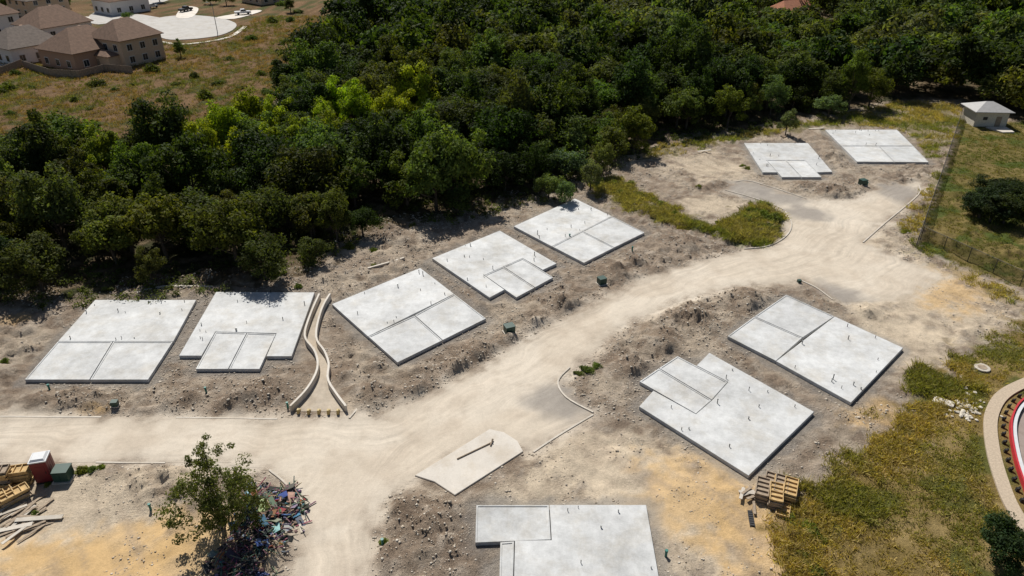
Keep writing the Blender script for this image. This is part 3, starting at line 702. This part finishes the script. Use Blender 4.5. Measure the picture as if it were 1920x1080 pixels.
for (px,py,a,s,l) in [(1803,710,1.2,1.5,'pale plank lying on dry grass'),(75,975,.1,1.3,'long plank lying on sandy soil'),(25,992,.3,1,'pale plank lying on sandy soil'),(1320,288,.3,1,'timber plank on bare ground'),(1530,243,.2,1.2,'plank near slab edge')]:
    X0,Y0=G(px,py);top(obj('plank',PLM[1],(X0,Y0,tz(X0,Y0)+.2),a,None,(s,1.6,1)),l,'plank')
b=MB();b.prism([(-.9,-.45),(.8,-.5),(.95,.35),(-.7,.5)],-.1,.12,bev=.02)
X0,Y0=G(1767,758);top(obj('concrete_offcut',b.mesh('concrete_offcut',M_PAD),(X0,Y0,tz(X0,Y0)+.08),-.5),'flat pale concrete offcut on dry grass','concrete piece')
X0,Y0=G(1408,972);b=MB()
for i in range(7): b.box((0,i*.22-.7,.06),(.34,.16,.1))
b.box((-.16,0,.05),(.05,1.7,.08));b.box((.16,0,.05),(.05,1.7,.08))
top(obj('ladder',b.mesh('ladder',M_DARK),(X0,Y0,tz(X0,Y0)+.03),-.15),'short dark ladder-like frame on ground','frame')

# ---------- utility boxes ----------
def ubox(px,py,yaw,s=1.0):
    X0,Y0=G(px,py);e=obj('utility_box',None,(X0,Y0,tz(X0,Y0)),yaw,None,(s,s,s));top(e,'dark green electrical utility box on small pad','utility box','green utility boxes')
    b=MB();b.box((0,0,.03),(1.25,1.15,.16));obj('base',b.mesh('base',M_KERB),parent=e)
    b=MB();b.box((0,0,.5),(1.0,.9,.8));b.box((0,0,.93),(1.06,.96,.07));obj('cabinet',b.mesh('cabinet',M_GREEN),parent=e)
    for q in (-.25,.25):
        b=MB();b.box((q,-.46,.5),(.46,.02,.68));obj('door',b.mesh('door',M_GREEN),parent=e)
ubox(955,628,.4);ubox(1128,532,.45,.9);ubox(122,897,.1,1.15);ubox(1616,349,.3);ubox(218,765,.1,.55);ubox(1498,530,.2,.4)
b=MB();b.tube([(0,0,0),(0,0,.45)],.09,10);b.tube([(0,0,.43),(0,0,.55)],.12,10);TP=b.mesh('pipe_riser',M_TEAL)
for p in [(95,735),(388,740),(285,962),(540,765),(718,1025),(1248,1045),(1185,475),(1068,447),(1625,350)]:
    X0,Y0=G(*p);top(obj('pipe_riser',TP,(X0,Y0,tz(X0,Y0)),0,None,(1,1,1.2)),'teal capped pipe riser standing in soil','pipe','teal pipe risers')
# ---------- portable toilet ----------
X0,Y0=G(90,896);e=obj('portable_toilet',None,(X0,Y0,tz(X0,Y0)),math.radians(14));top(e,'dark red portable toilet with white roof','portable toilet')
b=MB();b.box((0,0,.08),(1.3,1.3,.14));obj('base',b.mesh('base',M_DARK),parent=e)
b=MB();b.box((0,0,1.15),(1.2,1.2,2.0))
for s in(-1,1):
    for q in (-.3,0,.3): b.box((s*.605,q,1.15),(.02,.12,1.8))
obj('cabin',b.mesh('cabin',M_RED),parent=e)
b=MB();b.box((-.63,0,1.15),(.03,1.1,1.85));obj('side_panel',b.mesh('side_panel',M_NAVY),parent=e)
b=MB();b.box((0,-.615,1.12),(1.0,.03,1.9));b.box((0,-.64,1.5),(.7,.02,.5));obj('door',b.mesh('door',M_RED),parent=e)
b=MB();b.box((0,0,2.2),(1.28,1.28,.1));b.box((0,0,2.32),(1.15,1.15,.15),taper=.75);obj('roof',b.mesh('roof',M_WHITE),parent=e)
b=MB();b.box((.35,-.67,1.1),(.05,.04,.2));obj('handle',b.mesh('handle',M_DARK),parent=e)

# ---------- manhole, stones ----------
X0,Y0=G(1841,691);e=obj('manhole',None,(X0,Y0,.06));top(e,'round concrete manhole ring with brown cover','manhole')
b=MB();b.tube([(0,0,-.3),(0,0,.1),(0,0,.12)],[.72,.72,.68],24);obj('ring',b.mesh('ring',M_KERB),parent=e)
b=MB();b.tube([(0,0,.1),(0,0,.15)],.42,20);obj('cover',b.mesh('cover',M_WOODG),parent=e)
ro=[]
for i in range(4):
    b=MB();rr=random.Random(i);n=8
    rings=[]
    for k,(zz_,rr_) in enumerate([(-.4,.6),(0,1),(.45,.85),(.7,.35)]):
        rings.append([(rr_*math.cos(6.28*j/n)*rr.uniform(.75,1.15),rr_*math.sin(6.28*j/n)*rr.uniform(.75,1.15),zz_*rr.uniform(.8,1.1)) for j in range(n)])
    vs=sum(rings,[]);fs=[(k*n+j,k*n+(j+1)%n,(k+1)*n+(j+1)%n,(k+1)*n+j) for k in range(3) for j in range(n)]+[tuple(range(3*n,4*n))]
    b.add(vs,fs);ro.append(b.mesh('rock',M_SHEDST))
for i in range(70):
    px,py=random.gauss(1816,16),random.gauss(768,13);X0,Y0=G(px,py);s=random.uniform(.12,.28)
    top(obj('rock',random.choice(ro),(X0,Y0,tz(X0,Y0)+.05),random.random()*6,None,(s,s*random.uniform(.6,1),s*.8)),'pale broken limestone rock on dry grass','rock','pale rocks')
# ---------- curved track at the edge ----------
arc=[(2040,690),(1975,700),(1915,722),(1880,742),(1862,768),(1856,800),(1862,850),(1876,900),(1896,950),(1930,1000),(1985,1060)]
A=catmull(GP(arc),5)
b=MB();ribbon(A,1.05,-.1,.16,b);o=obj('path',b.mesh('path',M_CREAM));o['kind']='structure'
def off(P,d):
    out=[];n=len(P)
    for i,p in enumerate(P):
        a=Vector(P[max(i-1,0)]);c=Vector(P[min(i+1,n-1)]);t=(c-a).normalized();out.append((p[0]-t.y*d,p[1]+t.x*d))
    return out
q=off(A,1.0)[len(A)//2];sg=1 if q[0]>A[len(A)//2][0] else -1
e=obj('barrier',None,(0,0,0));top(e,'curved red and white barrier with black supports','barrier')
b=MB();ribbon(off(A,sg*1.5),.14,0,.5,b);obj('red_rail',b.mesh('red_rail',M_REDB),parent=e)
b=MB();ribbon(off(A,sg*1.78),.3,0,.35,b);obj('white_rail',b.mesh('white_rail',M_WHITE),parent=e)
b=MB();ribbon(off(A,sg*3.2),2.4,-.1,.06,b);o=obj('track',b.mesh('track',concretemat('track_surface',(.30,.24,.21),.1)));o['kind']='structure'
R_=resamp(off(A,sg*.95),28)
bm_=MB();bm_.box((0,0,.15),(.3,.26,.3),taper=.7);bm_.box((0,.1,.3),(.2,.1,.25));SUP=bm_.mesh('support',M_DARK)
for i in range(1,27):
    a=R_[i-1];c2=R_[i+1];obj('support',SUP,(R_[i][0],R_[i][1],0),math.atan2(c2[1]-a[1],c2[0]-a[0]),e)

# ---------- chain link fence ----------
def fence(pts,h=1.9,lab='dark chain link fence around lawn'):
    ox,oy=pts[0];e=obj('chain_link_fence',None,(ox,oy,0));top(e,lab,'fence')
    P=resamp(pts,max(2,int(sum(math.dist(pts[i],pts[i+1]) for i in range(len(pts)-1))/2.8)))
    pm=MB();pm.tube([(0,0,-.2),(0,0,h+.1)],.045,6);pm=pm.mesh('post',M_WIRE)
    w=MB()
    for i,p in enumerate(P):
        obj('post',pm,(p[0]-ox,p[1]-oy,0),parent=e)
        if i<len(P)-1:
            a=Vector((p[0]-ox,p[1]-oy,0));b2=Vector((P[i+1][0]-ox,P[i+1][1]-oy,0));L=(b2-a).length;t=(b2-a)/L;sp=.16
            k=-h
            while k<L:
                for sgn_ in (1,-1):
                    s0,s1=k,k+h
                    z0,z1=(0,h) if sgn_>0 else (h,0)
                    c0=max(s0,0);c1=min(s1,L)
                    if c1>c0:
                        q0=z0+(z1-z0)*(c0-s0)/h;q1=z0+(z1-z0)*(c1-s0)/h
                        w.tube([tuple(a+t*c0+Vector((0,0,q0+.05))),tuple(a+t*c1+Vector((0,0,q1+.05)))],.013,3,cap=False)
                k+=sp
    obj('wire_mesh',w.mesh('wire_mesh',M_WIRE),parent=e)
    r_=MB();r_.tube([(p[0]-ox,p[1]-oy,h+.05) for p in P],.03,6);obj('top_rail',r_.mesh('top_rail',M_WIRE),parent=e)
fence(GP([(1800,222),(1764,330),(1716,467)]));fence(GP([(1725,450),(1830,498),(1925,543),(2020,590)]))

# ---------- stone shed ----------
def hiproof(w,d,z,h,ov,ridge):
    b=MB();x0,x1,y0,y1=-ov,w+ov,-ov,d+ov
    if w>=d: r=[(w/2-ridge/2,d/2,z+h),(w/2+ridge/2,d/2,z+h)]
    else: r=[(w/2,d/2-ridge/2,z+h),(w/2,d/2+ridge/2,z+h)]
    v=[(x0,y0,z),(x1,y0,z),(x1,y1,z),(x0,y1,z)]+r+[(x0,y0,z-.15),(x1,y0,z-.15),(x1,y1,z-.15),(x0,y1,z-.15)]
    if w>=d: f=[(0,1,5,4),(1,2,5),(2,3,4,5),(3,0,4)]
    else: f=[(0,1,4),(1,2,5,4),(2,3,5),(3,0,4,5)]
    f+=[(6,7,1,0),(7,8,2,1),(8,9,3,2),(9,6,0,3),(9,8,7,6)]
    b.add(v,f);return b
X0,Y0=G(1824,238);e=obj('stone_shed',None,(X0,Y0,0),math.radians(-4));top(e,'small limestone shed with grey metal hip roof','shed')
W=6.0;D=5.0
b=MB();b.prism([(0,0),(W,0),(W,D),(0,D)],-.2,2.9);obj('wall',b.mesh('wall',M_SHEDST),parent=e)
obj('roof',hiproof(W,D,3.05,1.3,.6,1.2).mesh('roof',M_METALROOF),parent=e)
b=MB();b.box((W*.72,-.02,1.05),(1.0,.06,2.1));obj('door',b.mesh('door',M_WOODG),parent=e)
b=MB();b.box((W*.3,-.02,1.7),(.8,.05,.6));obj('vent',b.mesh('vent',M_DARK),parent=e)
b=MB();b.prism([(2.0,-.8),(5.8,-.9),(5.5,-4.0),(3.2,-4.2)],-.1,.3);top(obj('shed_pad',b.mesh('shed_pad',M_PAD),(X0,Y0,0)),'pale concrete pad before stone shed','concrete pad')

# ---------- houses ----------
def roofm(name,col):
    return simple(name,col,.95,.3,1.5,.3)
RF=[roofm('brown_shingle',(.20,.125,.085)),roofm('grey_shingle',(.18,.145,.12)),roofm('red_shingle',(.38,.16,.09))]
WL=[simple('tan_siding',(.64,.48,.33),.9,.1,2),simple('pale_siding',(.74,.71,.68),.9,.08,2),simple('brick_veneer',(.45,.29,.20),.9,.25,6)]
M_TRIM=simple('white_trim',(.7,.68,.65),.7,.05)
def house(px,py,yaw,w,d,h,wm,rm,lab,wing=None):
    X0,Y0=G(px,py);e=obj('house',None,(X0,Y0,0),math.radians(yaw));top(e,lab,'house')
    b=MB();b.prism([(0,0),(w,0),(w,d),(0,d)],-.3,h)
    if wing: b.prism([(-wing,d*.15),(-.003,d*.15),(-.003,d*.8),(-wing,d*.8)],-.3,2.9)
    obj('wall',b.mesh('wall',wm),parent=e)
    obj('roof',hiproof(w,d,h+.16,min(w,d)*.34,.6,abs(w-d)+4.5).mesh('roof',rm),parent=e)
    if wing:
        rb=hiproof(wing,d*.65,3.05,1.2,.4,3);obj('porch_roof',rb.mesh('porch_roof',rm),(-wing,d*.15,0),parent=e)
    st=2 if h>4.6 else 1
    for f in range(st):
        z0=1.6+f*2.95
        for k in range(3):
            for side in (0,1):
                L=w if side==0 else d
                if side==1 and wing and f==0: continue
                q=L*(k+.6)/3.2
                fr=MB();gl=MB()
                if side==0:
                    fr.box((q,-.04,z0),(1.55,.08,1.75));gl.box((q-.35,-.09,z0),(.62,.03,1.45));gl.box((q+.35,-.09,z0),(.62,.03,1.45))
                else:
                    fr.box((-.04,q,z0),(.08,1.55,1.75));gl.box((-.09,q-.35,z0),(.03,.62,1.45));gl.box((-.09,q+.35,z0),(.03,.62,1.45))
                wn=obj('window',fr.mesh('window',M_TRIM),parent=e);obj('pane',gl.mesh('pane',M_GLASS),parent=wn)
    b=MB();
    if wing: b.box((-wing-.03,d*.5,1.05),(.06,1.0,2.1))
    else: b.box((w*.5,-.04,1.05),(1.0,.07,2.1))
    obj('door',b.mesh('door',M_WOODG),parent=e)
    b=MB();b.box((w*.6,d*.6,h+min(w,d)*.27+.2),(.7,.7,1.4));obj('chimney',b.mesh('chimney',WL[2]),parent=e)
house(237,127,62,12,12,6.3,WL[0],RF[0],'two-storey tan house with brown hip roof',3.0)
house(146,135,62,15,14,4.2,WL[2],RF[0],'single-storey house with broad brown roof')
house(92,100,60,14,13,6.3,WL[1],RF[0],'two-storey pale house with brown roof',2.4)
house(28,124,58,13,12,4.0,WL[1],RF[1],'low pale house with grey shingle roof')
house(212,30,55,14,12,4.4,WL[1],RF[0],'pale suburban house with brown roof')
house(490,10,50,12,13,4.2,WL[0],RF[0],'suburban house with brown roof above street')
house(60,34,60,14,13,5.2,WL[0],RF[1],'tan suburban house with grey roof')
house(-45,78,60,14,13,6.0,WL[1],RF[0],'pale suburban house with dark roof')
house(1468,52,20,14,9,4.2,WL[1],RF[2],'pale building with reddish roof among trees')
def wfence(pts,lab='brown timber privacy fence behind houses'):
    P=resamp(pts,max(2,int(sum(math.dist(pts[i],pts[i+1]) for i in range(len(pts)-1))/.4)));b=MB()
    for i in range(len(P)-1):
        a=P[i];c=P[i+1];b.box(((a[0]+c[0])/2,(a[1]+c[1])/2,.9),(math.dist(a,c)*.94,.05,1.8+random.uniform(-.04,.04)),math.atan2(c[1]-a[1],c[0]-a[0]))
    top(obj('timber_fence',b.mesh('timber_fence',M_WOODG)),lab,'fence','timber fences')
wfence(GP([(45,127),(95,143),(150,147),(200,134),(250,138)]));wfence(GP([(-40,150),(0,142),(45,124)]))
def flat(name,px,z,mat):
    b=MB();P=catmull(GP(px),4,True);b.prism(P,-.2,z);o=obj(name,b.mesh(name,mat));o['kind']='structure'
flat('street',[(268,48),(298,34),(350,29),(405,33),(440,43),(440,54),(415,66),(370,73),(320,75),(295,68),(276,58)],.14,M_STREET)
flat('street',[(165,40),(185,46),(225,42),(292,50),(315,38),(268,28),(225,22),(300,6),(330,-8),(290,-8),(200,16),(170,28)],.10,M_STREET)
flat('driveway',[(405,34),(440,36),(490,22),(475,20),(440,27)],.18,M_PAD)
flat('driveway',[(330,33),(360,33),(372,16),(345,14)],.185,M_PAD)
flat('driveway',[(115,44),(165,42),(165,32),(125,34)],.13,M_PAD)
flat('driveway',[(0,126),(60,108),(50,99),(-20,112)],.10,M_PAD)
b=MB();ribbon(catmull(GP([(270,64),(290,76),(330,83),(372,81),(430,70),(460,50)]),5),1.3,-.1,.16,b);o=obj('pavement',b.mesh('pavement',M_PAD));o['kind']='structure'
X0,Y0=G(408,62);e=obj('street_lamp',None,(X0,Y0,0));top(e,'tall slim street lamp by cul-de-sac','street lamp')
b=MB();b.tube([(0,0,0),(0,0,8.2),(-.1,0,8.6)],[.12,.08,.06],8);obj('pole',b.mesh('pole',M_STEEL),parent=e)
b=MB();b.tube([(-.1,0,8.6),(-1.2,0,8.9)],.045,6);obj('arm',b.mesh('arm',M_STEEL),parent=e)
b=MB();b.box((-1.45,0,8.87),(.7,.28,.14),taper=.8);obj('lamp_head',b.mesh('lamp_head',M_STEEL),parent=e)
def vehicle(px,py,yaw,col,pick,lab):
    X0,Y0=G(px,py);e=obj('pickup_truck' if pick else 'parked_car',None,(X0,Y0,.19),math.radians(yaw));top(e,lab,'pickup truck' if pick else 'car')
    pm=simple('car_paint',col,.3,.03)
    def ext(prof,w): 
        b=MB();n=len(prof);v=[(p[0],-w/2,p[1]) for p in prof]+[(p[0],w/2,p[1]) for p in prof]
        b.add(v,[tuple(range(n)),tuple(range(n,2*n))[::-1]]+[(i,i+n,(i+1)%n+n,(i+1)%n) for i in range(n)]);return b
    if pick:
        body=[(-2.7,.45),(-2.7,1.1),(-.75,1.12),(1.3,1.12),(2.45,1.02),(2.7,.85),(2.7,.42)]
        cab=[(-.75,1.123),(-.65,1.75),(.65,1.78),(1.25,1.123)]
    else:
        body=[(-2.2,.4),(-2.25,.95),(-1.3,1.0),(1.0,.98),(2.1,.85),(2.25,.6),(2.2,.38)]
        cab=[(-1.9,1.0),(-1.4,1.5),(.3,1.5),(1.1,.983)]
    obj('body',ext(body,1.85).mesh('body',pm),parent=e)
    obj('cabin',ext(cab,1.6).mesh('cabin',pm),parent=e)
    cx=sum(p[0] for p in cab)/4;cz=sum(p[1] for p in cab)/4
    wn=[(cx+(p[0]-cx)*.82,cz+(p[1]-cz)*.72) for p in cab];obj('side_window',ext(wn,1.61).mesh('side_window',M_GLASS),parent=e)
    a,c3=cab[2],cab[3];b=MB();nx_=.03
    b.add([(a[0]+nx_,-.7,a[1]-.04),(a[0]+nx_,.7,a[1]-.04),(c3[0]-.05+nx_*2,.75,c3[1]+.08),(c3[0]-.05+nx_*2,-.75,c3[1]+.08)],[(3,2,1,0)]);obj('windscreen',b.mesh('windscreen',M_GLASS),parent=e)
    for sx in (-1.6,1.65) if pick else (-1.35,1.4):
        for sy in(-.86,.86):
            b=MB();b.tube([(sx,sy-.13,.38),(sx,sy+.13,.38)],.38,14);obj('wheel',b.mesh('wheel',M_RUB),parent=e)
vehicle(456,28,25,(.8,.8,.8),True,'white pickup truck parked on driveway')
vehicle(349,22,70,(.03,.035,.04),True,'dark pickup truck parked on driveway')
vehicle(138,40,10,(.02,.12,.25),True,'blue pickup truck parked by houses')
vehicle(285,16,60,(.6,.6,.6),False,'white car parked in street')

# ---------- light, sky, camera ----------
el=math.radians(51);ax_,ay_=-.34,.94;n_=math.hypot(ax_,ay_)
sd=Vector((ax_/n_*math.cos(el),ay_/n_*math.cos(el),math.sin(el)))
sun=bpy.data.lights.new('sun','SUN');sun.energy=5.0;sun.angle=math.radians(.5);sun.color=(1,.96,.89)
so=bpy.data.objects.new('sun',sun);COL.objects.link(so);so.rotation_euler=sd.to_track_quat('Z','Y').to_euler();so.location=(0,0,100)
w=bpy.data.worlds.new('World');S.world=w;w.use_nodes=True;nt=w.node_tree
sk=nt.nodes.new('ShaderNodeTexSky');sk.sky_type='NISHITA';sk.sun_disc=False;sk.sun_elevation=el;sk.sun_rotation=math.atan2(ax_,ay_)
nt.links.new(sk.outputs[0],nt.nodes['Background'].inputs[0]);nt.nodes['Background'].inputs[1].default_value=.052
cam=bpy.data.cameras.new('camera');co=bpy.data.objects.new('camera',cam);COL.objects.link(co)
cam.sensor_width=36;cam.lens=36*FP/1920;cam.clip_end=8000;cam.clip_start=.5
co.location=(0,0,CAMH);co.rotation_euler=(math.pi/2-TH,0,0);S.camera=co
S.view_settings.view_transform='Standard';S.view_settings.look='None';S.view_settings.exposure=0
